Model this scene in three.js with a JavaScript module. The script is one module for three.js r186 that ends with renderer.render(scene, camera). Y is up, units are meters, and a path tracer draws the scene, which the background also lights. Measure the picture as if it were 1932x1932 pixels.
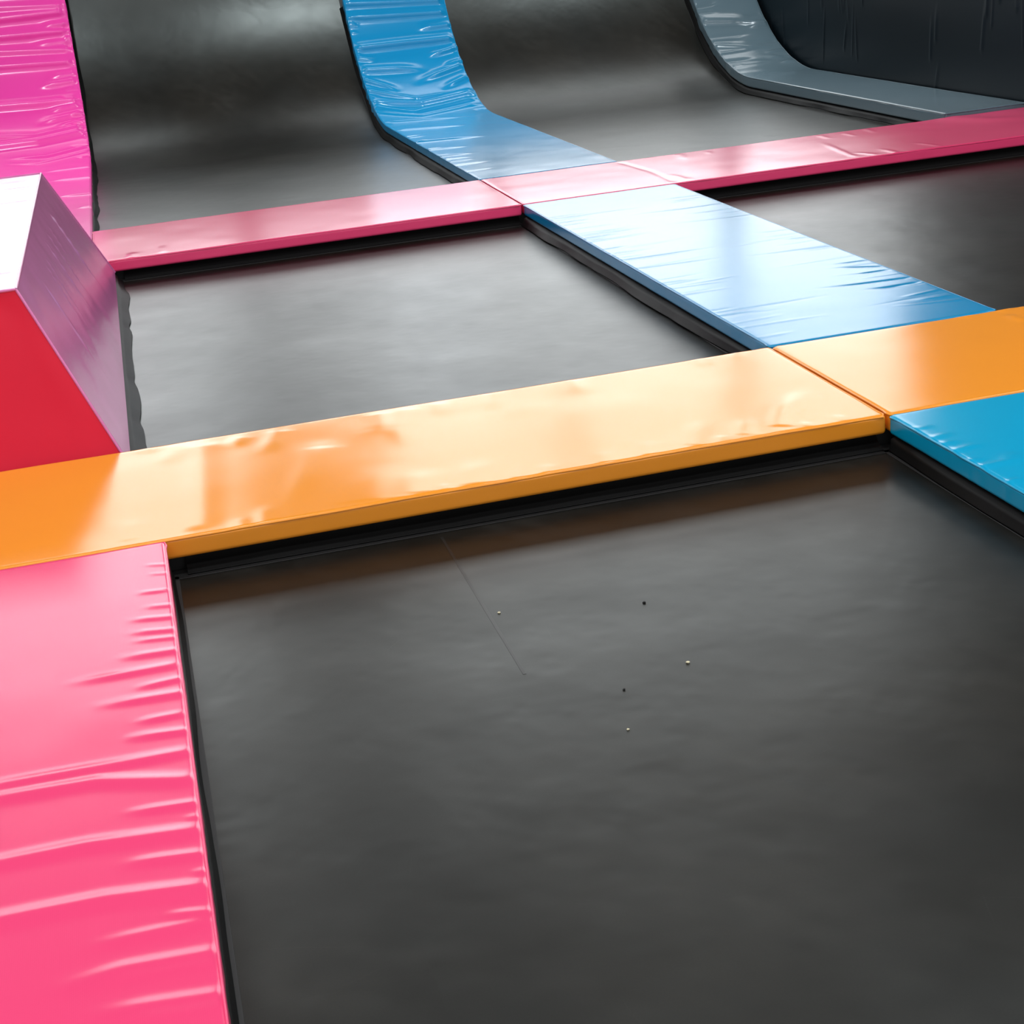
import * as THREE from 'three';
import { mergeVertices, mergeGeometries } from 'three/addons/utils/BufferGeometryUtils.js';
import { RectAreaLightUniformsLib } from 'three/addons/lights/RectAreaLightUniformsLib.js';

// ---------------------------------------------------------------- camera, light, exposure
const scene = new THREE.Scene();
scene.background = new THREE.Color(0x000000);
const camera = new THREE.PerspectiveCamera(36.21, 1, 0.05, 100);
camera.position.set(-0.295, 1.7, 4.643);
camera.up.set(0.172, 0.93, -0.326);
camera.lookAt(-0.295 + 0.2, 1.7 - 0.356, 4.643 - 0.913);
const renderer = new THREE.WebGLRenderer({ antialias: true });
renderer.toneMapping = THREE.LinearToneMapping;
renderer.toneMappingExposure = 1.0;
renderer.shadowMap.enabled = true;
RectAreaLightUniformsLib.init();

const DAY = new THREE.Color().setRGB(0.95, 0.985, 1.0);      // daylight behind frosted panes
const LAMP = new THREE.Color().setRGB(0.96, 0.98, 1.0);     // ceiling lamps
const WINDOW_NITS = 2.95, REAR_NITS = 0.9;
// openings of the far wall [x0, x1, y0, y1]
const FAR_Z = -15, CEIL = 8;
const OPENINGS = [];
for (const [a, b] of [[-7.6, -4.9], [-4.8, -2.1], [-2.0, 0.95], [1.15, 4.2], [4.3, 7.3], [7.5, 9.9]]) OPENINGS.push([a, b, 1.3, 3.9]);          // low row
for (const [a, b] of [[-7.6, -3.7], [-3.5, 0.35], [2.4, 4.85], [5.0, 7.4], [7.6, 9.9]]) OPENINGS.push([a, b, 4.0, 4.7], [a, b, 5.3, 7.6]);   // upper rows
function areaLight(name, color, nits, w, h, pos, target) {
  const l = new THREE.RectAreaLight(color, nits, w, h);
  l.name = name; l.position.set(...pos); l.lookAt(...target); scene.add(l);
}
for (const [x0, x1, y0, y1] of OPENINGS) {
  const cx = (x0 + x1) / 2, cy = (y0 + y1) / 2;
  areaLight('window_daylight', DAY, WINDOW_NITS, x1 - x0, y1 - y0, [cx, cy, FAR_Z + 0.03], [cx, cy, 0]);
}
// windows of the wall behind the camera
const REAR_Z = 14, REAR = [[-8, -3.2, 1.5, 6.5], [-2.8, 2, 1.5, 6.5], [2.4, 7.2, 1.5, 6.5], [7.6, 12, 1.5, 6.5]];
for (const [x0, x1, y0, y1] of REAR) areaLight('rear_window_daylight', DAY, REAR_NITS, x1 - x0, y1 - y0, [(x0 + x1) / 2, (y0 + y1) / 2, REAR_Z - 0.03], [(x0 + x1) / 2, (y0 + y1) / 2, 0]);
// ceiling lamps [x, z], 2.4 x 0.6 m panels
const LAMPS = [];
for (const [z, nits] of [[-1.9, 15], [2.0, 15], [6.0, 13]]) for (const x of [-4.5, -0.5, 3.5, 7.5]) LAMPS.push([x, z, nits]);
for (const [x, z, nits] of LAMPS) areaLight('ceiling_lamp_light', LAMP, nits, 2.4, 0.9, [x, CEIL - 0.16, z], [x, 0, z + 0.0001]);

// spotlights under the ceiling, turned to the curved back wall [from, to]
const SPOTS = [[[-2.2, 7.3, -7.2], [-1.0, 0.6, -10.4]], [[2.5, 7.3, -7.2], [2.5, 0.6, -10.4]], [[6.2, 7.3, -6.8], [5.6, 0.3, -9.2]]];
const SPOT = new THREE.Color().setRGB(0.88, 0.96, 1.0);
for (const [a, b] of SPOTS) {
  const l = new THREE.SpotLight(SPOT, 80, 0, 0.55, 0.8, 2);
  l.name = 'ceiling_spotlight_light'; l.position.set(...a); l.target.position.set(...b); l.castShadow = true; l.shadow.radius = 5; scene.add(l, l.target);
}

// ---------------------------------------------------------------- helpers
let seed = 7;
const rnd = () => { seed = (seed + 0x6d2b79f5) | 0; let t = Math.imul(seed ^ (seed >>> 15), 1 | seed); t = (t + Math.imul(t ^ (t >>> 7), 61 | t)) ^ t; return ((t ^ (t >>> 14)) >>> 0) / 4294967296; };
const rr = (a, b) => a + (b - a) * rnd();
const clamp = (v, a, b) => Math.min(b, Math.max(a, v));
const smooth = (a, b, v) => { const t = clamp((v - a) / (b - a), 0, 1); return t * t * (3 - 2 * t); };
const hash = (i, j, k) => { let h = Math.imul(i, 374761393) ^ Math.imul(j, 668265263) ^ Math.imul(k, 2147483647 - 58); h = Math.imul(h ^ (h >>> 13), 1274126177); return ((h ^ (h >>> 16)) >>> 0) / 4294967296; };
function noise(x, y, k = 0) {
  const i = Math.floor(x), j = Math.floor(y), u = x - i, v = y - j, a = u * u * (3 - 2 * u), b = v * v * (3 - 2 * v);
  return (hash(i, j, k) * (1 - a) + hash(i + 1, j, k) * a) * (1 - b) + (hash(i, j + 1, k) * (1 - a) + hash(i + 1, j + 1, k) * a) * b - 0.5;
}
const used = {};
function numbered(n) { used[n] = (used[n] ?? -1) + 1; return used[n] ? n + '_' + String(used[n]).padStart(3, '0') : n; }
function part(name, geo, m, parent) { const o = new THREE.Mesh(geo, m); o.name = name; o.castShadow = o.receiveShadow = true; parent.add(o); return o; }
function thing(name, label, category, group) {
  const o = new THREE.Group(); o.name = numbered(name); o.userData = { label, category }; if (group) o.userData.group = group; scene.add(o); return o;
}
function struct(name, geo, m, label, category) {
  const o = new THREE.Mesh(geo, m); o.name = name; o.userData = { kind: 'structure', label, category }; o.castShadow = o.receiveShadow = true; scene.add(o); return o;
}
function box(x0, x1, y0, y1, z0, z1) { const g = new THREE.BoxGeometry(x1 - x0, y1 - y0, z1 - z0); g.translate((x0 + x1) / 2, (y0 + y1) / 2, (z0 + z1) / 2); return g; }

// Plan coordinates of the court: x across, s away from the camera (s = -z on the flat). Past S_BEND everything rolls up a quarter pipe of radius R_BEND.
const S_BEND = 9.75, R_BEND = 2, S_TOP = 12.35, S_LOW = 11.93;
function warp(x, y, s) {
  if (s <= S_BEND) return [x, y, -s];
  const a = (s - S_BEND) / R_BEND, r = R_BEND - y;
  return [x, R_BEND - r * Math.cos(a), -S_BEND - r * Math.sin(a)];
}
function warpGeo(g) {
  const p = g.attributes.position;
  for (let i = 0; i < p.count; i++) p.setXYZ(i, ...warp(p.getX(i), p.getY(i), p.getZ(i)));
  return g;
}
// a fold is [x, s, x, s, (x, s,) height cm, width cm]; the first point is where it is strongest
function foldField(folds, up = 0.62, down = 0.95) {
  const L = folds.map((f) => {
    const h = f[f.length - 2] / 100, w = f[f.length - 1] / 100, pts = [];
    for (let i = 0; i < f.length - 2; i += 2) pts.push([f[i], f[i + 1]]);
    const len = []; let tot = 0;
    for (let i = 1; i < pts.length; i++) { const l = Math.hypot(pts[i][0] - pts[i - 1][0], pts[i][1] - pts[i - 1][1]); len.push(l); tot += l; }
    const xs = pts.map((q) => q[0]), ss = pts.map((q) => q[1]), m = 3.5 * w;
    return { h, w, pts, len, tot, box: [Math.min(...xs) - m, Math.max(...xs) + m, Math.min(...ss) - m, Math.max(...ss) + m], both: f.both };
  });
  return (x, s) => {
    let y = 0;
    for (const f of L) {
      if (x < f.box[0] || x > f.box[1] || s < f.box[2] || s > f.box[3]) continue;
      let best = 1e9, bt = 0, bsign = 1, acc = 0;
      for (let i = 0; i < f.len.length; i++) {
        const [ax, as] = f.pts[i], [bx, bs] = f.pts[i + 1], l = f.len[i] || 1e-6, ux = (bx - ax) / l, us = (bs - as) / l;
        const t = clamp((x - ax) * ux + (s - as) * us, 0, l), dx = x - ax - ux * t, ds = s - as - us * t, d = Math.hypot(dx, ds);
        if (d < best) { best = d; bt = (acc + t) / f.tot; bsign = ds >= 0 ? 1 : -1; }
        acc += l;
      }
      const d = best * bsign / f.w;
      const taper = smooth(-0.02, 0.07, bt + 0.02) * (1 - (f.tot > 0.85 ? smooth(0.93, 1.02, bt) : smooth(0.45, 1, bt)));
      y += f.h * taper * Math.exp(-(d > 0 ? (d / up) ** 2 : (d / down) ** 2));
    }
    return y;
  };
}
// steps from a to b: fine inside the rounded edge (radius r), about `step` between
function steps(a, b, r, step, k = 3) {
  const out = [];
  for (let i = 0; i < k; i++) out.push(a + r * i / k);
  const n = Math.max(1, Math.round((b - a - 2 * r) / step));
  for (let i = 0; i <= n; i++) out.push(a + r + (b - a - 2 * r) * i / n);
  for (let i = 1; i <= k; i++) out.push(b - r + r * i / k);
  return out;
}
// rounded, wrinkled cushion in plan coordinates; disp(x, s) lifts the top, bulge(x, s, side) swells the sides
function cushion({ x0, x1, s0, s1, y0, y1, r = 0.014, step = 0.02, stepS, disp = () => 0, side = 0.004, warpIt = true }) {
  const X = steps(x0, x1, r, step), S = steps(s0, s1, r, stepS ?? step), Y = steps(y0, y1, Math.min(r, (y1 - y0) * 0.45), 0.012);
  const pos = [], uv = [], idx = [];
  const inner = (v, a, b) => clamp(v, a + r, b - r), iy = (v) => clamp(v, y0 + Math.min(r, (y1 - y0) * 0.45), y1 - Math.min(r, (y1 - y0) * 0.45));
  const put = (x, y, s) => {
    const qx = inner(x, x0, x1), qy = iy(y), qs = inner(s, s0, s1);
    let nx = x - qx, ny = y - qy, ns = s - qs; const l = Math.hypot(nx, ny, ns) || 1; nx /= l; ny /= l; ns /= l;
    const up = smooth(-0.1, 0.75, ny), sideways = Math.hypot(nx, ns);
    const d = up > 0 ? disp(qx + nx * r, qs + ns * r) * up : 0;
    const b = side * noise((x + s) * 6, y * 8, 5) * sideways + (sideways > 0.7 ? disp(qx, qs) * 0.35 : 0);
    pos.push(qx + nx * (r + b), qy + ny * Math.min(r, (y1 - y0) * 0.45) + d, qs + ns * (r + b));
    if (Math.abs(ny) > 0.6) uv.push(x, s); else if (Math.abs(nx) > Math.abs(ns)) uv.push(y, s); else uv.push(x, y);
  };
  const grid = (A, B, f, flip) => {
    const o = pos.length / 3, n = B.length;
    for (const a of A) for (const b of B) put(...f(a, b));
    for (let i = 0; i < A.length - 1; i++) for (let j = 0; j < n - 1; j++) {
      const p = o + i * n + j, q = p + n;
      if (flip) idx.push(p, q, p + 1, q, q + 1, p + 1); else idx.push(p, p + 1, q, q, p + 1, q + 1);
    }
  };
  grid(X, S, (x, s) => [x, y1, s], true);
  grid([X[0], X[1], X[2], X[3], X[X.length - 4], X[X.length - 3], X[X.length - 2], X[X.length - 1]], S, (x, s) => [x, y0, s], false);
  grid(Y, S, (y, s) => [x0, y, s], true); grid(Y, S, (y, s) => [x1, y, s], false);
  grid(X, Y, (x, y) => [x, y, s0], true); grid(X, Y, (x, y) => [x, y, s1], false);
  let g = new THREE.BufferGeometry();
  g.setAttribute('position', new THREE.Float32BufferAttribute(pos, 3));
  g.setAttribute('uv', new THREE.Float32BufferAttribute(uv, 2));
  // plan axes (x, y, s) have s = -z, so the winding is turned with it
  g.setIndex(idx);
  if (warpIt) warpGeo(g);
  return weld(g);
}
// smooth normals across faces that share positions but not uv
function weld(g) {
  const p = g.attributes.position, bare = new THREE.BufferGeometry();
  bare.setAttribute('position', p.clone()); bare.setIndex(g.index.clone());
  g.computeVertexNormals();
  const n = g.attributes.normal, sum = new Map(), key = (i) => Math.round(p.getX(i) * 2e4) + ',' + Math.round(p.getY(i) * 2e4) + ',' + Math.round(p.getZ(i) * 2e4);
  for (let i = 0; i < p.count; i++) { const k = key(i), v = sum.get(k); if (v) { v[0] += n.getX(i); v[1] += n.getY(i); v[2] += n.getZ(i); } else sum.set(k, [n.getX(i), n.getY(i), n.getZ(i)]); }
  for (let i = 0; i < p.count; i++) { const v = sum.get(key(i)), l = Math.hypot(...v) || 1; n.setXYZ(i, v[0] / l, v[1] / l, v[2] / l); }
  return g;
}
function tubeAlong(points, radius, sides = 6, closed = false) {
  const c = new THREE.CatmullRomCurve3(points.map((q) => new THREE.Vector3(...q)), closed, 'centripetal');
  return new THREE.TubeGeometry(c, points.length * 2, radius, sides, closed);
}

// ---------------------------------------------------------------- materials
function dataTex(n, f, srgb, rep) {
  const d = new Uint8Array(n * n * 4);
  for (let j = 0; j < n; j++) for (let i = 0; i < n; i++) { const c = f(i, j, n), o = (j * n + i) * 4; d[o] = c[0]; d[o + 1] = c[1]; d[o + 2] = c[2]; d[o + 3] = 255; }
  const t = new THREE.DataTexture(d, n, n, THREE.RGBAFormat); t.wrapS = t.wrapT = THREE.RepeatWrapping; t.magFilter = t.minFilter = THREE.LinearFilter;
  if (srgb) t.colorSpace = THREE.SRGBColorSpace; t.repeat.set(rep, rep); t.needsUpdate = true; return t;
}
function tileNoise(u, v, f, k) { // periodic in 0..1
  const x = u * f, y = v * f, i = Math.floor(x), j = Math.floor(y), a = x - i, b = y - j, A = a * a * (3 - 2 * a), B = b * b * (3 - 2 * b), m = (q) => ((q % f) + f) % f;
  return (hash(m(i), m(j), k) * (1 - A) + hash(m(i + 1), m(j), k) * A) * (1 - B) + (hash(m(i), m(j + 1), k) * (1 - A) + hash(m(i + 1), m(j + 1), k) * A) * B;
}
const scrim = dataTex(128, (i, j) => { const v = 128 + 40 * Math.sin(i / 128 * Math.PI * 2 * 16) + 40 * Math.sin(j / 128 * Math.PI * 2 * 16) + 40 * (hash(i, j, 3) - 0.5); return [v, v, v]; }, false, 1 / 0.06);
function vinyl(r, g, b, rough = 0.17, extra = {}) {
  return new THREE.MeshPhysicalMaterial({ color: new THREE.Color().setRGB(r, g, b), roughness: rough, metalness: 0, specularIntensity: 0.8, bumpMap: scrim, bumpScale: 0.00008, ...extra });
}
const M = {
  pink: vinyl(0.86, 0.06, 0.185, 0.2), magenta: vinyl(0.92, 0.06, 0.40, 0.24), orange: vinyl(0.92, 0.315, 0.025, 0.16), blue: vinyl(0.004, 0.245, 0.50, 0.22), cyan: vinyl(0.002, 0.35, 0.60),
  red: vinyl(0.64, 0.004, 0.03, 0.5, { specularIntensity: 0.5 }), rose: vinyl(0.68, 0.19, 0.44), black: vinyl(0.11, 0.165, 0.195, 0.22), skirt: vinyl(0.008, 0.008, 0.008, 0.5, { specularIntensity: 0.15 }), wall: vinyl(0.004, 0.009, 0.013, 0.36, { specularIntensity: 0.3 }),
  frame: new THREE.MeshStandardMaterial({ color: new THREE.Color().setRGB(0.008, 0.008, 0.008), roughness: 0.8 }),
  seam: new THREE.MeshStandardMaterial({ color: new THREE.Color().setRGB(0.012, 0.012, 0.011), roughness: 0.37 }),
  web: new THREE.MeshStandardMaterial({ color: new THREE.Color().setRGB(0.012, 0.012, 0.012), roughness: 0.6 }),
  floor: new THREE.MeshStandardMaterial({ color: new THREE.Color().setRGB(0.10, 0.10, 0.10), roughness: 0.7 }),
  ceiling: new THREE.MeshStandardMaterial({ color: new THREE.Color().setRGB(0.12, 0.085, 0.06), roughness: 0.9 }),
  hall: new THREE.MeshStandardMaterial({ color: new THREE.Color().setRGB(0.22, 0.22, 0.22), roughness: 0.9 }),
  pane: new THREE.MeshStandardMaterial({ color: 0xdfe8ee, roughness: 0.5, emissive: DAY, emissiveIntensity: 1 }),
  lamp: new THREE.MeshStandardMaterial({ color: 0xffffff, roughness: 0.5, emissive: LAMP, emissiveIntensity: 1 }),
  metal: new THREE.MeshStandardMaterial({ color: 0x9a9a9a, roughness: 0.4, metalness: 0.8 }),
};
// woven jumping mat: near-black polypropylene weave with scuffs and foot dust
const matColor = dataTex(1024, (i, j, n) => {
  const u = i / n, v = j / n;
  const d = 0.55 * tileNoise(u, v, 6, 11) + 0.3 * tileNoise(u, v, 17, 12) + 0.15 * tileNoise(u, v, 60, 13);
  const streak = tileNoise(u * 1, v, 9, 14) * tileNoise((u + 0.6 * v) % 1, (v + 0.1 * u) % 1, 40, 15);
  const c = 21 + 18 * (d - 0.5) + 12 * (streak - 0.25) + 6 * (hash(i, j, 9) - 0.5);
  const w = 3 * (tileNoise(u, v, 5, 21) - 0.5);
  return [c + 3 + w, c + 1, c - 2 - w].map((q) => clamp(q, 4, 90));
}, true, 1 / 2.2);
{ // scuffs left by socks and landings
  const d = matColor.image.data, n = 1024;
  for (let k = 0; k < 70; k++) {
    let x = rnd() * n, y = rnd() * n, a = rr(-0.5, 0.5) + (rnd() < 0.4 ? 1.3 : 0), l = rr(20, 130), v = rr(3, 12);
    for (let i = 0; i < l; i++) { x += Math.cos(a); y += Math.sin(a); a += rr(-0.02, 0.02); const o = (((Math.floor(y) % n) + n) % n * n + ((Math.floor(x) % n) + n) % n) * 4, q = v * Math.sin(Math.PI * i / l); for (let c = 0; c < 3; c++) d[o + c] = Math.min(120, d[o + c] + q); }
  }
}
const matRough = dataTex(512, (i, j, n) => {
  const u = i / n, v = j / n, d = 0.5 * tileNoise(u, v, 5, 31) + 0.3 * tileNoise(u, v, 14, 32) + 0.2 * tileNoise(u, v, 44, 33), c = 205 + 46 * (d - 0.5);
  return [c, c, c];
}, false, 1 / 2.7);
const matRipple = dataTex(512, (i, j, n) => { // slack in the stretched weave, and the weave itself
  const u = i / n, v = j / n, c = 128 + 110 * (0.6 * tileNoise(u, v, 11, 51) + 0.3 * tileNoise(u, v, 29, 52) + 0.1 * tileNoise(u, v, 90, 53) - 0.5);
  return [c, c, c];
}, false, 1 / 3.1);
M.mat = new THREE.MeshPhysicalMaterial({ color: new THREE.Color().setRGB(1, 1, 1), map: matColor, roughness: 0.43, bumpMap: matRipple, bumpScale: 0.006, specularColor: new THREE.Color().setRGB(0.93, 1, 0.96), roughnessMap: matRough, metalness: 0 });

// ---------------------------------------------------------------- hall
const RX0 = -9, RX1 = 13, RZ1 = 14, FLOOR = -0.9;
struct('floor', box(RX0 - 0.3, RX1 + 0.3, FLOOR - 0.2, FLOOR, FAR_Z - 0.3, RZ1 + 0.3), M.floor, 'dark concrete floor of the hall under the trampolines', 'floor');
struct('ceiling', box(RX0 - 0.3, RX1 + 0.3, CEIL, CEIL + 0.2, FAR_Z - 0.3, RZ1 + 0.3), M.ceiling, 'dark ceiling of the hall', 'ceiling');
struct('wall_left', box(RX0 - 0.3, RX0, FLOOR, CEIL, FAR_Z, RZ1), M.hall, 'grey wall left of the court', 'wall');
struct('wall_right', box(RX1, RX1 + 0.3, FLOOR, CEIL, FAR_Z, RZ1), M.hall, 'grey wall right of the court', 'wall');
function windowWall(name, label, openings, z0, z1) { // the solid pieces between the openings
  const g = [], xs = [...new Set([RX0, RX1, ...openings.flatMap((o) => [o[0], o[1]])])].sort((a, b) => a - b);
  for (let i = 0; i < xs.length - 1; i++) {
    const m = (xs[i] + xs[i + 1]) / 2, cols = openings.filter((o) => m > o[0] && m < o[1]).sort((a, b) => a[2] - b[2]);
    let y = FLOOR;
    for (const o of cols) { g.push(box(xs[i], xs[i + 1], y, o[2], z0, z1)); y = o[3]; }
    g.push(box(xs[i], xs[i + 1], y, CEIL, z0, z1));
  }
  struct(name, mergeGeometries(g), M.hall, label, 'wall');
}
windowWall('wall_far', 'far wall of the hall with tall frosted windows', OPENINGS, FAR_Z - 0.3, FAR_Z);
windowWall('wall_back', 'wall behind the camera with frosted windows', REAR, REAR_Z, REAR_Z + 0.3);
[...OPENINGS.map((o) => [...o, FAR_Z - 0.2, FAR_Z - 0.16]), ...REAR.map((o) => [...o, REAR_Z + 0.1, REAR_Z + 0.14])].forEach(([x0, x1, y0, y1, z0, zp], k) => {
  const w = new THREE.Group(); w.name = 'window_' + (k + 1); scene.add(w);
  w.userData = { kind: 'structure', label: k < OPENINGS.length ? 'tall frosted window in the far wall, ' + (y0 < 3 ? 'lowest' : y0 < 5 ? 'middle' : 'top') + ' row' : 'frosted window in the wall behind the camera', category: 'window' };
  const f = 0.05, z1 = z0 + 0.1;
  part('window_frame', mergeGeometries([box(x0, x1, y0, y0 + f, z0, z1), box(x0, x1, y1 - f, y1, z0, z1), box(x0, x0 + f, y0 + f, y1 - f, z0, z1), box(x1 - f, x1, y0 + f, y1 - f, z0, z1)]), M.metal, w);
  part('frosted_window_pane', box(x0 + f, x1 - f, y0 + f, y1 - f, zp, zp + 0.02), M.pane, w);
});
LAMPS.forEach(([x, z], k) => {
  const l = thing('ceiling_lamp', 'flat panel lamp under the dark ceiling above the court', 'lamp', 'ceiling lamps over the court');
  part('housing', box(x - 1.24, x + 1.24, CEIL - 0.13, CEIL, z - 0.49, z + 0.49), M.metal, l);
  part('lamp_diffuser', box(x - 1.2, x + 1.2, CEIL - 0.15, CEIL - 0.13, z - 0.45, z + 0.45), M.lamp, l);
});

SPOTS.forEach(([a, b], k) => {
  const t = thing('ceiling_spotlight', ['spotlight under the ceiling turned to the magenta pad', 'spotlight under the ceiling turned to the back blue pad', 'spotlight under the ceiling turned to the black pad'][k], 'spotlight', 'spotlights over the court');
  const dir = new THREE.Vector3(...b).sub(new THREE.Vector3(...a)).normalize(), quat = new THREE.Quaternion().setFromUnitVectors(new THREE.Vector3(0, 1, 0), dir), place = (g, d) => { g.applyQuaternion(quat); g.translate(a[0] + dir.x * d, a[1] + dir.y * d, a[2] + dir.z * d); return g; };
  part('housing', place(new THREE.LatheGeometry([[0, -0.2], [0.1, -0.2], [0.12, -0.17], [0.13, 0.12], [0.12, 0.12], [0.11, -0.02], [0, -0.02]].map((q) => new THREE.Vector2(...q)), 24), -0.1), M.metal, t);
  part('lamp_lens', place(new THREE.CylinderGeometry(0.11, 0.11, 0.012, 24), -0.06), M.lamp, t);
  part('bracket', box(a[0] - 0.015, a[0] + 0.015, a[1] + 0.1, CEIL, a[2] + 0.1, a[2] + 0.13), M.metal, t);
});

// ---------------------------------------------------------------- court plan
const XF = -0.376, XM = -0.465, XK = -0.585, B0 = 2.056, B1 = 3.059, PF = 6.063, PN = 4.895, OF = 1.003, ON = 0, DK = 5.60, WL = 6.27;
const XL = -1.62, XR = 6.25, S_NEAR = -3.4;
const TOP = 0, BOT = -0.07, BED = -0.13;

// plinths that carry the pads
{
  const i = 0.06, g = [], beam = (x0, x1, s0, s1) => g.push(box(x0 + i, x1 - i, FLOOR, BOT, -s1 + i, -s0 - i));
  beam(XL, XF, S_NEAR, ON); beam(B0, B1, S_NEAR, ON); beam(-2.4, XR, ON, OF); beam(XL, XM, OF, PN); beam(B0, B1, OF, PN); beam(-2.4, XR, PN, PF);
  struct('trim_1', mergeGeometries(g), M.frame, 'black plinths under the flat pads', 'plinth');
}
function backing(t, a, b, top) { part('backing_board', cushion({ x0: a + 0.06, x1: b - 0.06, s0: PF + 0.02, s1: top, y0: BOT - 0.16, y1: BOT, step: 0.3, stepS: 0.08, side: 0 }), M.frame, t); }
// decks at the lip of the quarter pipe
struct('trim_2', box(XL, B0, 1.2, 1.4, -13.2, -11.86), M.frame, 'black deck along the top of the left curved trampoline', 'deck');
struct('trim_3', box(B0, WL + 0.1, 0.8, 0.98, -13.2, -11.72), M.frame, 'black deck along the top of the right curved trampoline', 'deck');

// beds
function bed(label, x0, x1, s0, s1, edges) {
  const o = thing('trampoline_bed', label, 'trampoline');
  const e = 0.055;
  part('jumping_mat', cushion({ x0: x0 - e, x1: x1 + e, s0: s0 - e, s1: s1 + (s1 > 10 ? 0 : e), y0: BED - 0.008, y1: BED, r: 0.003, step: 0.15, stepS: s1 > 10 ? 0.06 : 0.15, side: 0 }), M.mat, o);
  for (const [a, b, c, d] of [[x0 - e, x0 + 0.022, s0, s1], [x1 - 0.022, x1 + e, s0, s1], [x0 - e, x1 + e, s0 - e, s0 + 0.022], [x0 - e, x1 + e, s1 - 0.022, s1 + (s1 > 10 ? 0 : e)]])
    part('border_webbing', cushion({ x0: a, x1: b, s0: c, s1: d, y0: BED, y1: BED + 0.003, r: 0.0012, step: 0.2, stepS: s1 > 10 ? 0.06 : 0.2, side: 0 }), M.web, o);
  return o;
}
{
  const b = bed('large dark trampoline bed nearest the camera, in front of the orange pads', XF, B0, S_NEAR, ON);
  part('seam', cushion({ x0: 0.468, x1: 0.477, s0: -1.1, s1: -0.06, y0: BED, y1: BED + 0.0006, r: 0.0003, step: 0.01, stepS: 0.1, side: 0 }), M.seam, b);
}
bed('dark trampoline bed between the pink-sided wedge block and the pale blue pad', XM, B0, OF, PN);
bed('dark trampoline bed at right edge, right of the pale blue pad', B1, 6.15, OF, PN);
bed('dark curved trampoline bed between the magenta pad and the back blue pad', XK, B0, PF, S_TOP);
bed('dark curved trampoline bed between the back blue pad and the black pad', B1, DK, PF, S_LOW);

// loose black flap that closes the gap between a pad and the bed beside it; runs along s at x, out = +1 or -1
function flap(pad, x, sa, sb, out, reach, wave, k) {
  const n = Math.max(8, Math.round(Math.abs(sb - sa) / 0.04)), pos = [], idx = [], uv = [];
  for (let i = 0; i <= n; i++) {
    const s = sa + (sb - sa) * i / n, w = noise(s * 2.3, 1, k) * 2, w2 = noise(s * 6.1, 4, k + 1) * 2, lift = Math.max(0, w2) * wave * 0.5;
    const o1 = reach * (0.35 + 0.25 * w), o2 = reach * (1 + 0.45 * w + 0.15 * w2);
    const sec = [[-0.03, BOT - 0.002], [o1 * 0.5, BOT - 0.012 + lift * 0.4], [o1, -0.098 + lift], [o2, BED + 0.009 + lift * 0.3], [o2, BED + 0.004 + lift * 0.3], [o1 - 0.004, -0.106 + lift], [o1 * 0.5 - 0.006, BOT - 0.02 + lift * 0.4], [-0.03, BOT - 0.008]];
    for (const [d, y] of sec) { pos.push(...warp(x + out * d, y, s)); uv.push(d, s); }
  }
  const m = 8;
  for (let i = 0; i < n; i++) for (let j = 0; j < m; j++) { const a = i * m + j, b = i * m + (j + 1) % m, c = a + m, d = b + m; if (out * Math.sign(sb - sa) > 0) idx.push(a, b, c, c, b, d); else idx.push(a, c, b, c, d, b); }
  const g = new THREE.BufferGeometry(); g.setAttribute('position', new THREE.Float32BufferAttribute(pos, 3)); g.setAttribute('uv', new THREE.Float32BufferAttribute(uv, 2)); g.setIndex(idx); g.computeVertexNormals();
  part('flap', g, M.skirt, pad);
}
// the same along x in front of a cross pad (towards the camera)
function flapX(pad, s, xa, xb, reach, k) {
  const n = Math.round((xb - xa) / 0.05), pos = [], idx = [], uv = [], m = 8;
  for (let i = 0; i <= n; i++) {
    const x = xa + (xb - xa) * i / n, w = noise(x * 1.7, 2, k) * 2, o1 = reach * (0.2 + 0.2 * w), o2 = reach * (0.9 + 0.5 * w), lift = Math.max(0, noise(x * 3, 7, k)) * 0.008;
    for (const [d, y] of [[-0.055, BOT - 0.002], [-0.052, BOT - 0.02], [-0.03 + o1, -0.112 + lift], [o2, BED + 0.008], [o2, BED + 0.004], [-0.036 + o1, -0.118 + lift], [-0.056, BOT - 0.024], [-0.06, BOT - 0.006]]) { pos.push(x, y, -s + d); uv.push(x, d); }
  }
  for (let i = 0; i < n; i++) for (let j = 0; j < m; j++) { const a = i * m + j, b = i * m + (j + 1) % m, c = a + m, d = b + m; idx.push(a, b, c, c, b, d); }
  const g = new THREE.BufferGeometry(); g.setAttribute('position', new THREE.Float32BufferAttribute(pos, 3)); g.setAttribute('uv', new THREE.Float32BufferAttribute(uv, 2)); g.setIndex(idx); g.computeVertexNormals();
  part('flap', g, M.skirt, pad);
}

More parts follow.
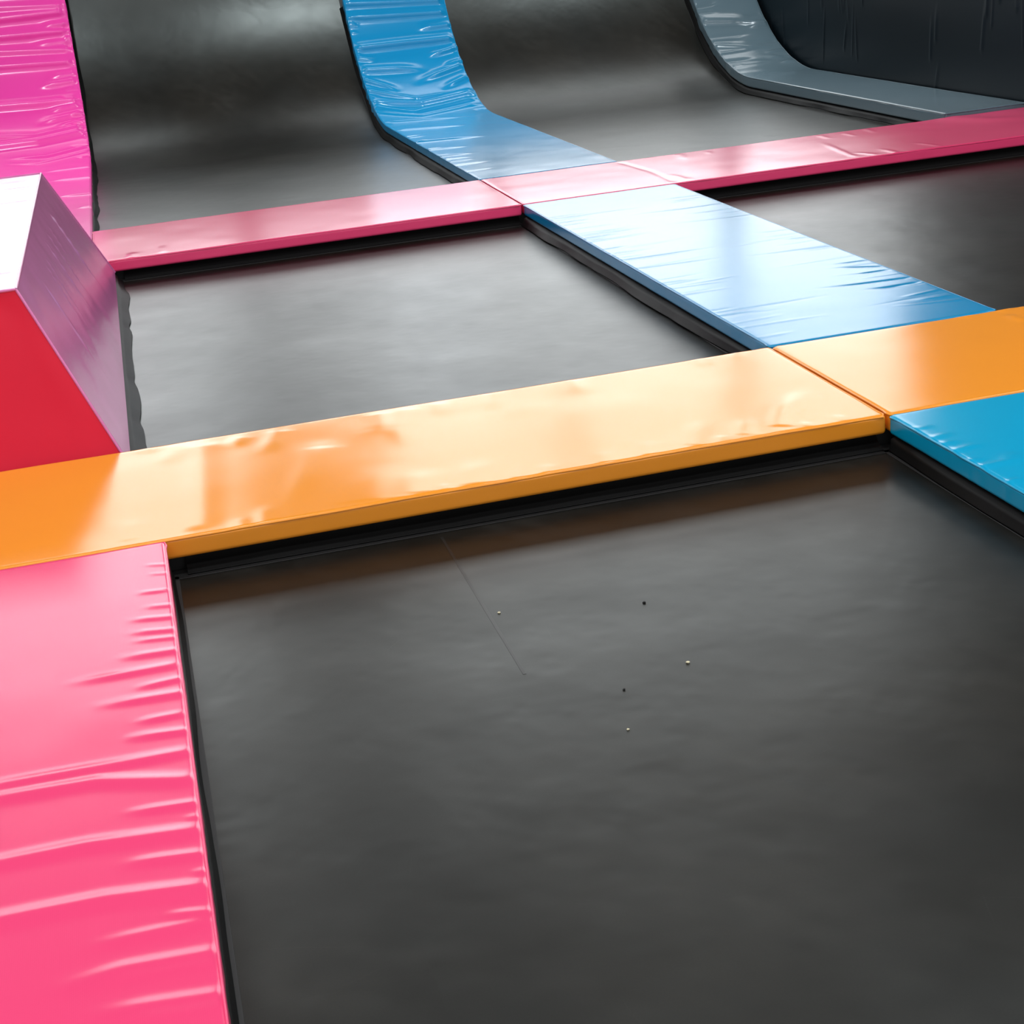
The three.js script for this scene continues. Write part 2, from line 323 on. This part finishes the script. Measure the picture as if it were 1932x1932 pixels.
// ---------------------------------------------------------------- pads
function pad(label, m, o, folds, puff = 0.003, flank = [0.9, 1.1]) {
  const t = thing('safety_pad', label, 'pad', 'vinyl safety pads'), field = foldField(folds, ...flank);
  const disp = (x, s) => field(x, s) + puff * (noise(x * 2.1, s * 2.1, 41) + 0.5 * noise(x * 5.3, s * 5.3, 42));
  const q = { y0: BOT, y1: TOP, step: 0.016, stepS: 0.012, r: 0.014, ...o, disp };
  part('cover', cushion(q), m, t);
  // welted seam round the top edge
  const pts = [], add = (x, s) => pts.push(warp(x, q.y1 - 0.006 + disp(clamp(x, q.x0 + 0.01, q.x1 - 0.01), clamp(s, q.s0 + 0.01, q.s1 - 0.01)) * 0.8, s)), k = 0.003, st = 0.06;
  const nx = Math.ceil((q.x1 - q.x0) / st), ns = Math.ceil((q.s1 - q.s0) / st);
  for (let i = 0; i < nx; i++) add(q.x0 + k + (q.x1 - q.x0 - 2 * k) * i / nx, q.s0 + k);
  for (let i = 0; i < ns; i++) add(q.x1 - k, q.s0 + k + (q.s1 - q.s0 - 2 * k) * i / ns);
  for (let i = 0; i < nx; i++) add(q.x1 - k - (q.x1 - q.x0 - 2 * k) * i / nx, q.s1 - k);
  for (let i = 0; i < ns; i++) add(q.x0 + k, q.s1 - k - (q.s1 - q.s0 - 2 * k) * i / ns);
  part('welt', tubeAlong(pts, 0.0042, 6, true), m, t);
  return t;
}
// random small creases running in from an edge x = e, heading dir (+1 / -1)
function creases(n, e, dir, s0, s1, lmin, lmax, h, w) {
  const out = [];
  for (let i = 0; i < n; i++) { const s = rr(s0, s1), l = rr(lmin, lmax) * (0.4 + 0.6 * rnd()), b = rr(-0.02, 0.05) * l / 0.3; out.push([e, s, e + dir * l * 0.5, s + b * 0.3, e + dir * l, s + b, h * rr(0.4, 1) * (rnd() < 0.5 ? -1 : 1), w * rr(0.7, 1.2)]); }
  return out;
}
const G = 0.007; // seam gap
const sc = (A, k, kw = 1) => A.map((f) => { const q = f.slice(); q[q.length - 2] *= k; q[q.length - 1] *= kw; return q; });

// near left pink pad
{
  const F = [[-0.38,-0.211,-0.46,-0.177,0.5,0.8], [-0.38,-0.283,-0.45,-0.257,0.4,0.8], [-0.39,-0.411,-0.49,-0.392,0.7,1], [-0.38,-0.527,-0.47,-0.502,0.6,1], [-0.38,-0.610,-0.52,-0.573,0.8,1.1], [-0.38,-0.698,-0.52,-0.660,0.8,1.1], [-0.38,-0.750,-0.51,-0.723,0.6,0.9], [-0.38,-0.833,-0.55,-0.814,1,1.3], [-0.39,-0.920,-0.68,-0.911,1.1,1.4], [-0.38,-1.006,-0.51,-1.015,0.9,1.1], [-0.38,-1.089,-0.61,-1.071,1.1,1.4], [-0.39,-1.201,-0.51,-1.199,0.9,1.1], [-0.38,-1.293,-0.54,-1.268,1,1.2], [-0.38,-1.395,-0.80,-1.376,-1.1,-1.37,1.3,1.5], [-0.38,-1.531,-0.59,-1.449,-0.80,-1.435,-1.1,-1.42,1.6,1.7], [-0.38,-1.634,-0.55,-1.613,0.9,1.1], [-0.38,-1.694,-0.41,-1.686,0.5,0.8], [-0.38,-1.746,-0.61,-1.714,-0.79,-1.711,-1.1,-1.70,1.6,1.7], [-0.38,-1.842,-0.56,-1.812,1,1.2], [-0.38,-1.909,-0.41,-1.905,0.6,0.9], [-0.38,-1.963,-0.58,-1.929,-0.78,-1.923,-1.1,-1.91,1.7,1.8], [-0.38,-2.050,-0.48,-2.028,0.8,1], [-0.40,-2.078,-0.63,-2.075,0.9,1.3], [-0.38,-2.185,-0.55,-2.172,-0.70,-2.187,1.4,1.7], [-0.38,-2.312,-0.63,-2.279,1.4,1.7]];
  const p = pad('large pink vinyl pad with crosswise wrinkles at lower left, nearest the camera', M.pink, { x0: XL, x1: XF, s0: S_NEAR, s1: ON - G, step: 0.012, stepS: 0.006 }, sc(F, 0.3, 1.5), 0.002);
  flap(p, XF, S_NEAR + 0.1, ON - 0.02, 1, 0.012, 0.004, 61);
}
// near right blue pad
{
  const F = [[2.05,-0.172,2.13,-0.185,0.6,1.5], [2.05,-0.291,2.15,-0.269,0.8,1.5], [2.06,-0.353,2.12,-0.350,0.8,1.5], [2.06,-0.430,2.18,-0.404,1,1.5], [2.05,-0.530,2.10,-0.527,0.9,1.5], [2.06,-0.597,2.21,-0.590,1.2,1.8], [2.06,-0.750,2.12,-0.734,1,1.5], [2.16,-0.583,2.22,-0.523,0.8,3]];
  const p = pad('bright blue vinyl pad cut off by the right edge, in front of the orange pads', M.cyan, { x0: B0, x1: B1, s0: S_NEAR, s1: ON - G }, sc(F, 0.3), 0.002);
  flap(p, B0, S_NEAR + 0.1, ON - 0.02, -1, 0.015, 0.004, 63);
}
// orange cross pads
{
  const F = [[-0.21,0.936,-0.24,0.489,-0.28,0.024,1.6,4], [-0.06,0.942,-0.11,0.820,0.8,2.5], [0.08,0.948,-0.00,0.668,0.8,3], [-0.28,0.963,-0.34,0.739,0.7,3], [-0.39,0.994,-0.42,0.930,0.6,2], [0.20,0.674,0.06,0.193,0.01,0.024,0.8,4], [-0.49,0.052,-0.47,0.275,0.7,4], [0.46,0.959,0.44,0.754,0.46,0.651,0.8,3], [0.57,0.963,0.49,0.694,0.48,0.452,0.7,3], [0.69,0.963,0.67,0.786,0.6,2], [0.89,0.990,0.85,0.745,0.6,2], [1.22,0.992,1.20,0.777,0.7,2.5], [0.28,0.025,0.31,0.190,0.39,0.389,1,6], [0.42,0.024,0.44,0.115,0.52,0.261,1,5], [0.60,0.017,0.61,0.075,0.69,0.276,0.9,5], [0.52,0.011,0.52,0.072,0.5,1.5], [-0.07,0.004,-0.05,0.179,0.5,2], [-0.14,0.004,-0.14,0.102,0.5,2],
    [1.68,0.056,1.80,0.264,1.96,0.441,1.5,3.5], [1.54,0.044,1.64,0.223,0.8,3], [1.35,0.028,1.48,0.292,0.8,3], [1.47,0.034,1.48,0.079,0.6,1.5], [1.76,0.032,1.79,0.066,0.5,1.5], [1.88,0.044,1.93,0.072,0.5,2], [1.75,0.993,1.73,0.860,0.5,2], [1.91,1.0,1.86,0.892,0.4,2], [0.85,0.01,0.88,0.10,0.5,2], [1.05,0.01,1.09,0.14,0.5,2.5], [1.2,0.01,1.26,0.16,0.5,2.5], [0.75,0.01,0.79,0.12,0.4,2]];
  const p = pad('long orange vinyl pad with creases, left of the seam between the orange pads', M.orange, { x0: -2.4, x1: B0 - G, s0: ON, s1: OF, stepS: 0.014, step: 0.012 }, sc(F, 0.32, 1.5), 0.003);
  flapX(p, ON, XF + 0.05, B0 - 0.02, 0.004, 71);
  pad('orange vinyl pad at right edge, right of the seam between the orange pads', M.orange, { x0: B0 + G, x1: XR, s0: ON, s1: OF, step: 0.016, stepS: 0.016 }, sc([[3.08,1.0,3.04,0.969,0.5,1.5], [3.05,0.899,3.04,0.775,0.6,2], [2.90,1.0,2.87,0.971,0.3,1.5]], 0.6), 0.0025);
}
// middle blue pad
{
  const F = [[3.03,1.625,2.88,1.619,2.75,1.638,-0.7,1.2], [3.04,1.726,2.82,1.747,2.58,1.781,-0.7,1.2], [3.03,1.921,2.86,1.923,-0.6,1.2], [3.04,1.999,2.84,2.111,-0.6,1.2], [3.04,2.159,2.85,2.175,-0.5,1], [3.03,1.449,2.82,1.415,0.5,1.2], [3.01,1.328,2.84,1.345,0.5,1.2], [3.01,1.237,2.72,1.316,0.4,1.2],
    ...creases(46, B0 + 0.01, 1, 1.1, 4.4, 0.2, 0.75, 0.3, 1.3), ...creases(30, B1 - 0.01, -1, 1.1, 4.4, 0.2, 0.7, 0.3, 1.3)];
  const p = pad('pale shining blue vinyl pad in the middle, between the orange and the pink cross pads', M.blue, { x0: B0, x1: B1, s0: OF + G, s1: PN - G, stepS: 0.008 }, sc(F, 0.6), 0.002);
  flap(p, B0, OF + 0.03, PN - 0.03, -1, 0.025, 0.012, 65);
  flap(p, B1, OF + 0.03, PN - 0.03, 1, 0.02, 0.006, 66);
}
// pink cross pads
{
  const F = [[4.34,4.976,4.45,5.780,0.6,2], [4.47,4.950,4.42,5.166,0.5,2.5], [4.61,4.904,4.61,5.182,0.5,2.5], [4.57,5.994,4.55,5.769,0.4,2], [4.74,5.957,4.73,5.740,0.4,2], [4.94,6.019,4.90,5.767,0.4,2], [3.17,4.971,3.15,5.281,0.5,3], [3.06,6.0,3.1,5.5,3.08,4.95,-0.6,2], [3.49,6.010,3.44,5.721,0.4,3], [3.69,5.968,3.66,5.822,0.3,2], [4.94,4.928,4.88,5.233,0.4,2], [5.6,6.05,5.75,5.7,6.1,5.6,1.5,12]];
  const p = pad('long pink vinyl cross pad left of the seam, beside the wedge block', M.pink, { x0: XK + 0.004, x1: B0 - G, s0: PN, s1: PF }, [[-0.36, 4.91, -0.34, 5.1, 0.5, 2.5], [-0.17, 4.95, -0.16, 5.2, 0.3, 2]], 0.002);
  flapX(p, PN, XM + 0.05, B0 - 0.02, 0.015, 73);
  const q = pad('pink vinyl cross pad right of the seam, ending at the dark side wall', M.pink, { x0: B0 + G, x1: XR, s0: PN, s1: PF }, sc(F, 0.6), 0.003);
  flapX(q, PN, B1 + 0.02, 6.1, 0.015, 74);
}
// back blue pad, up the quarter pipe
{
  const F = [[2.05,12.1,3.05,12.0,1.6,4], [2.05,11.85,3.05,11.780,1.6,4], [2.05,11.697,3.05,11.648,1.6,4], [2.04,11.621,2.16,11.617,0.8,3], [3.05,11.501,2.68,11.487,1.2,3], [2.06,11.325,2.55,11.327,3.06,11.321,2.2,4], [2.06,11.207,2.26,11.150,1,2.5], [3.06,11.206,2.69,11.121,1.5,3], [3.06,11.017,2.84,10.955,1.2,2.5], [2.08,11.024,2.43,10.992,2.77,10.945,2,4], [3.04,10.948,2.48,10.745,1.8,3.5], [2.05,10.901,2.40,10.642,1.6,3], [3.05,10.758,2.74,10.597,1.5,3], [2.03,10.731,2.48,10.446,3.07,10.496,1.7,3], [2.03,10.637,2.14,10.557,1,2], [2.04,10.472,2.51,10.324,3.06,10.457,2.2,3.5], [2.05,10.408,2.38,10.127,3.03,10.330,1.5,3], [2.08,10.269,2.44,10.007,3.00,10.180,0.8,2.5], [2.12,9.940,2.88,9.677,0.7,2.5], [2.10,9.319,2.74,9.093,0.5,2.5], [2.08,8.385,2.66,8.263,0.7,2.5], [2.05,7.856,2.39,7.785,0.3,1.8], [2.06,7.422,2.33,7.381,0.4,1.8], [2.08,7.069,2.26,7.081,0.3,1.5],
    ...creases(10, B0 + 0.01, 1, 6.4, 9, 0.15, 0.5, 0.3, 1.8), ...creases(7, B1 - 0.01, -1, 10, 12, 0.08, 0.25, 0.6, 1.8), ...creases(7, B0 + 0.01, 1, 10, 12, 0.06, 0.2, 0.6, 1.6)];
  const p = pad('blue vinyl pad curving up the back wall with deep crosswise wrinkles', M.blue, { x0: B0, x1: B1, s0: PF + G, s1: S_LOW, stepS: 0.011 }, sc(F, 2.1, 1.2), 0.004, [1.5, 0.75]);
  backing(p, B0, B1, S_LOW);
  flap(p, B0, PF + 0.03, S_LOW - 0.05, -1, 0.03, 0.008, 67);
  flap(p, B1, PF + 0.03, S_LOW - 0.05, 1, 0.02, 0.006, 68);
}
// back left magenta pad, up the quarter pipe
{
  const F = [[-0.61,12.147,-1.19,12.177,-1.6,12.2,1,3], [-0.62,12.076,-1.21,12.067,-1.6,12.06,1.7,4], [-0.61,11.965,-0.87,11.953,0.8,2.5], [-0.62,11.884,-1.24,11.890,-1.6,11.9,1.7,4], [-0.62,11.785,-0.99,11.771,0.8,2.5], [-0.62,11.694,-1.26,11.744,-1.6,11.75,1,3], [-0.61,11.551,-1.28,11.583,-1.6,11.6,1.8,4], [-0.61,11.425,-0.90,11.399,1,2.5], [-0.62,11.335,-1.00,11.311,1.2,3], [-0.62,11.088,-0.99,11.092,-1.33,11.113,-1.7,11.12,2,4], [-0.63,11.029,-0.95,10.967,1,2.5], [-0.61,10.905,-1.06,10.821,1.2,3], [-0.61,10.787,-0.88,10.722,1,2.5], [-0.61,10.694,-1.03,10.609,-1.36,10.671,-1.7,10.7,1.8,4], [-0.60,10.594,-1.03,10.505,-1.37,10.503,-1.8,10.5,2.2,4.5], [-0.60,10.321,-0.96,10.184,-1.37,10.283,1,2.5], [-0.59,10.202,-1.04,10.018,-1.37,10.163,0.7,2], [-0.60,9.498,-1.11,9.500,0.5,2], [-0.59,8.794,-0.98,8.882,0.5,2], [-0.58,7.832,-0.86,7.910,0.5,1.5], [-0.57,7.173,-0.69,7.171,0.4,1.5],
    ...creases(14, XK - 0.01, -1, 10, 12.2, 0.06, 0.25, 0.8, 1.8)];
  const p = pad('magenta vinyl pad curving up the back wall behind the wedge block, deep wrinkles', M.magenta, { x0: XL, x1: XK, s0: PN + G, s1: S_TOP, stepS: 0.011 }, sc(F, 2.1, 1.2), 0.004, [1.5, 0.75]);
  backing(p, XL, XK, S_TOP);
  flap(p, XK, PF + 0.02, S_TOP - 0.05, 1, 0.03, 0.006, 69);
}
// black pad beside the right hand wall
{
  const F = [...creases(16, DK + 0.01, 1, 10, 12.2, 0.3, 0.6, 1.2, 3), ...creases(14, WL - 0.02, -1, 10, 12.2, 0.2, 0.5, 1.2, 3), [DK, 11.15, 5.95, 11.1, 6.25, 11.0, 2.5, 6], [DK, 10.75, 5.95, 10.65, 6.25, 10.6, 1.5, 4]];
  const p = pad('black vinyl pad with a shiny edge curving up beside the dark padded wall', M.black, { x0: DK, x1: WL, s0: PF + G, s1: S_LOW, y1: 0.03, r: 0.02 }, sc(F, 1.3), 0.004, [1.5, 0.7]);
  backing(p, DK, WL, S_LOW);
  flap(p, DK, PF + 0.03, S_LOW - 0.05, -1, 0.025, 0.008, 70);
}
// dark padded side wall with upright wrinkles
{
  const t = thing('wall_padding', 'tall dark vinyl side wall with upright wrinkles at upper right', 'wall pad');
  const F = [];
  for (let i = 0; i < 46; i++) { const z = rr(4.4, 12.2), y = rr(-0.05, 0.75), l = rr(0.25, 0.7); F.push([y, z, y + l, z + rr(-0.08, 0.08), rr(0.3, 0.7), rr(1.4, 2.6)]); }
  const field = foldField(F);
  const g = cushion({ x0: -0.1, x1: 0.95, s0: 3.2, s1: 13, y0: 0, y1: 0.12, r: 0.02, step: 0.02, stepS: 0.012, warpIt: false, disp: (y, s) => field(y, s) + 0.01 * noise(y * 1.5, s * 1.2, 81) });
  // lay the slab upright: its top faces -x
  const q = g.attributes.position, nn = g.attributes.normal;
  for (let i = 0; i < q.count; i++) { const [a, b, c] = [q.getX(i), q.getY(i), q.getZ(i)]; q.setXYZ(i, WL + 0.155 - b, a, -c); }
  weld(g);
  part('cover', g, M.wall, t);
}

// ---------------------------------------------------------------- wedge block
{
  const t = thing('wedge_block', 'padded wedge block with red front, pink side and white-shining top at left', 'block');
  const H = 0.585, yb = BOT, ins = 0.295;
  const x1 = XM, x0 = XL, s0 = OF + 0.005, s1 = PN - 0.005;
  const T = { x0: x0 + ins, x1: x1 - ins, s0: s0 + 0.29, s1: s1 - 0.27 };
  // one face as a wrinkled grid between four corners, edges slightly rounded over by the welt
  const face = (A, B, C, D, nu, nv, disp) => { // A-B bottom, D-C top
    const pos = [], uv = [], idx = [], v = (p) => new THREE.Vector3(p[0], p[1], -p[2]);
    const a = v(A), b = v(B), c = v(C), d = v(D), nrm = new THREE.Vector3().crossVectors(b.clone().sub(a), d.clone().sub(a)).normalize(), w = a.distanceTo(b), h = a.distanceTo(d);
    for (let j = 0; j <= nv; j++) for (let i = 0; i <= nu; i++) {
      const u = i / nu, q = j / nv, p = a.clone().lerp(b, u).lerp(d.clone().lerp(c, u), q), e = Math.min(1, 12 * Math.min(u, 1 - u, q, 1 - q) * 1.0);
      p.addScaledVector(nrm, disp(u * w, q * h) * e); pos.push(p.x, p.y, p.z); uv.push(u * w, q * h);
    }
    for (let j = 0; j < nv; j++) for (let i = 0; i < nu; i++) { const k = j * (nu + 1) + i; idx.push(k, k + 1, k + nu + 1, k + 1, k + nu + 2, k + nu + 1); }
    const g = new THREE.BufferGeometry(); g.setAttribute('position', new THREE.Float32BufferAttribute(pos, 3)); g.setAttribute('uv', new THREE.Float32BufferAttribute(uv, 2)); g.setIndex(idx); g.computeVertexNormals(); return g;
  };
  const P = { fl: [x0, yb, s0], fr: [x1, yb, s0], bl: [x0, yb, s1], br: [x1, yb, s1], tfl: [T.x0, H, T.s0], tfr: [T.x1, H, T.s0], tbl: [T.x0, H, T.s1], tbr: [T.x1, H, T.s1] };
  const soft = (k, a) => (u, v) => a * (noise(u * 2.5, v * 2.5, k) + 0.4 * noise(u * 7, v * 7, k + 1));
  const lines = foldField([[0.9, 0.62, 0.85, 0.1, 0.4, 1.2], [1.35, 0.62, 1.2, 0.3, 0.35, 1], [1.5, 0.62, 1.3, 0.25, 0.3, 1], [2.9, 0.64, 2.75, 0.1, 0.6, 1.6], [2.2, 0.64, 2.05, 0.2, 0.4, 1.1], [1.9, 0.64, 1.78, 0.2, 0.4, 1.1], [2.45, 0.64, 2.3, 0.3, 0.3, 1]]);
  part('front_panel', face(P.fl, P.fr, P.tfr, P.tfl, 60, 40, soft(91, 0.012)), M.red, t);
  part('side_panel', face(P.fr, P.br, P.tbr, P.tfr, 200, 60, (u, v) => soft(93, 0.006)(u, v) + lines(u, v)), M.rose, t);
  part('back_panel', face(P.br, P.bl, P.tbl, P.tbr, 20, 10, soft(95, 0.006)), M.rose, t);
  part('side_panel', face(P.bl, P.fl, P.tfl, P.tbl, 40, 10, soft(96, 0.006)), M.rose, t);
  const tl = foldField([...creases(14, T.x1 - T.x0, -1, 0.2, 3.1, 0.2, 0.5, 0.3, 1)]);
  part('top_panel', face(P.tfl, P.tfr, P.tbr, P.tbl, 60, 200, (u, v) => soft(97, 0.004)(u, v) + tl(u, v)), M.rose, t);
  part('base_panel', face(P.fl, P.bl, P.br, P.fr, 1, 1, () => 0), M.frame, t);
  const w3 = (p) => [p[0], p[1], -p[2]], seam = (a, b) => { const A = w3(a), B = w3(b), pts = []; for (let i = 0; i <= 12; i++) pts.push([0, 1, 2].map((k) => A[k] + (B[k] - A[k]) * i / 12)); return tubeAlong(pts, 0.006, 6); };
  part('welt', mergeGeometries([seam(P.tfl, P.tfr), seam(P.tbl, P.tbr), seam(P.tfr, P.tbr), seam(P.tfl, P.tbl), seam(P.fr, P.tfr), seam(P.br, P.tbr), seam(P.fl, P.tfl), seam(P.bl, P.tbl)]), M.rose, t);
  flap(t, XM, OF + 0.02, PN - 0.03, 1, 0.045, 0.01, 75);
}
// crumbs on the near bed
[[0.503, -0.703, 0.0035, 0], [0.894, -0.818, 0.004, 1], [0.876, -1.215, 0.004, 0], [0.680, -1.288, 0.003, 1], [0.626, -1.484, 0.0028, 0]].forEach(([x, s, r, d], k) => {
  const g = new THREE.IcosahedronGeometry(r, 1), p = g.attributes.position;
  for (let i = 0; i < p.count; i++) { const f = 0.8 + 0.5 * hash(Math.round(p.getX(i) * 1e5), Math.round(p.getY(i) * 1e5), k); p.setXYZ(i, p.getX(i) * f * 1.2, p.getY(i) * f * 0.7, p.getZ(i) * f); }
  g.computeVertexNormals();
  const o = new THREE.Mesh(g, d ? M.frame : M.crumb ??= new THREE.MeshStandardMaterial({ color: 0xd9cfae, roughness: 0.8 })); o.name = numbered('crumb'); o.position.set(x, BED + r * 0.5, -s); o.castShadow = o.receiveShadow = true;
  o.userData = { label: ['pale crumb on the near bed, closest to the orange pad', 'larger black crumb on the near bed', 'pale crumb on the near bed, rightmost of the crumbs', 'smaller black crumb on the near bed', 'pale crumb on the near bed, nearest the camera'][k], category: 'crumb', group: 'crumbs on the near trampoline bed' };
  scene.add(o);
});

renderer.render(scene, camera);
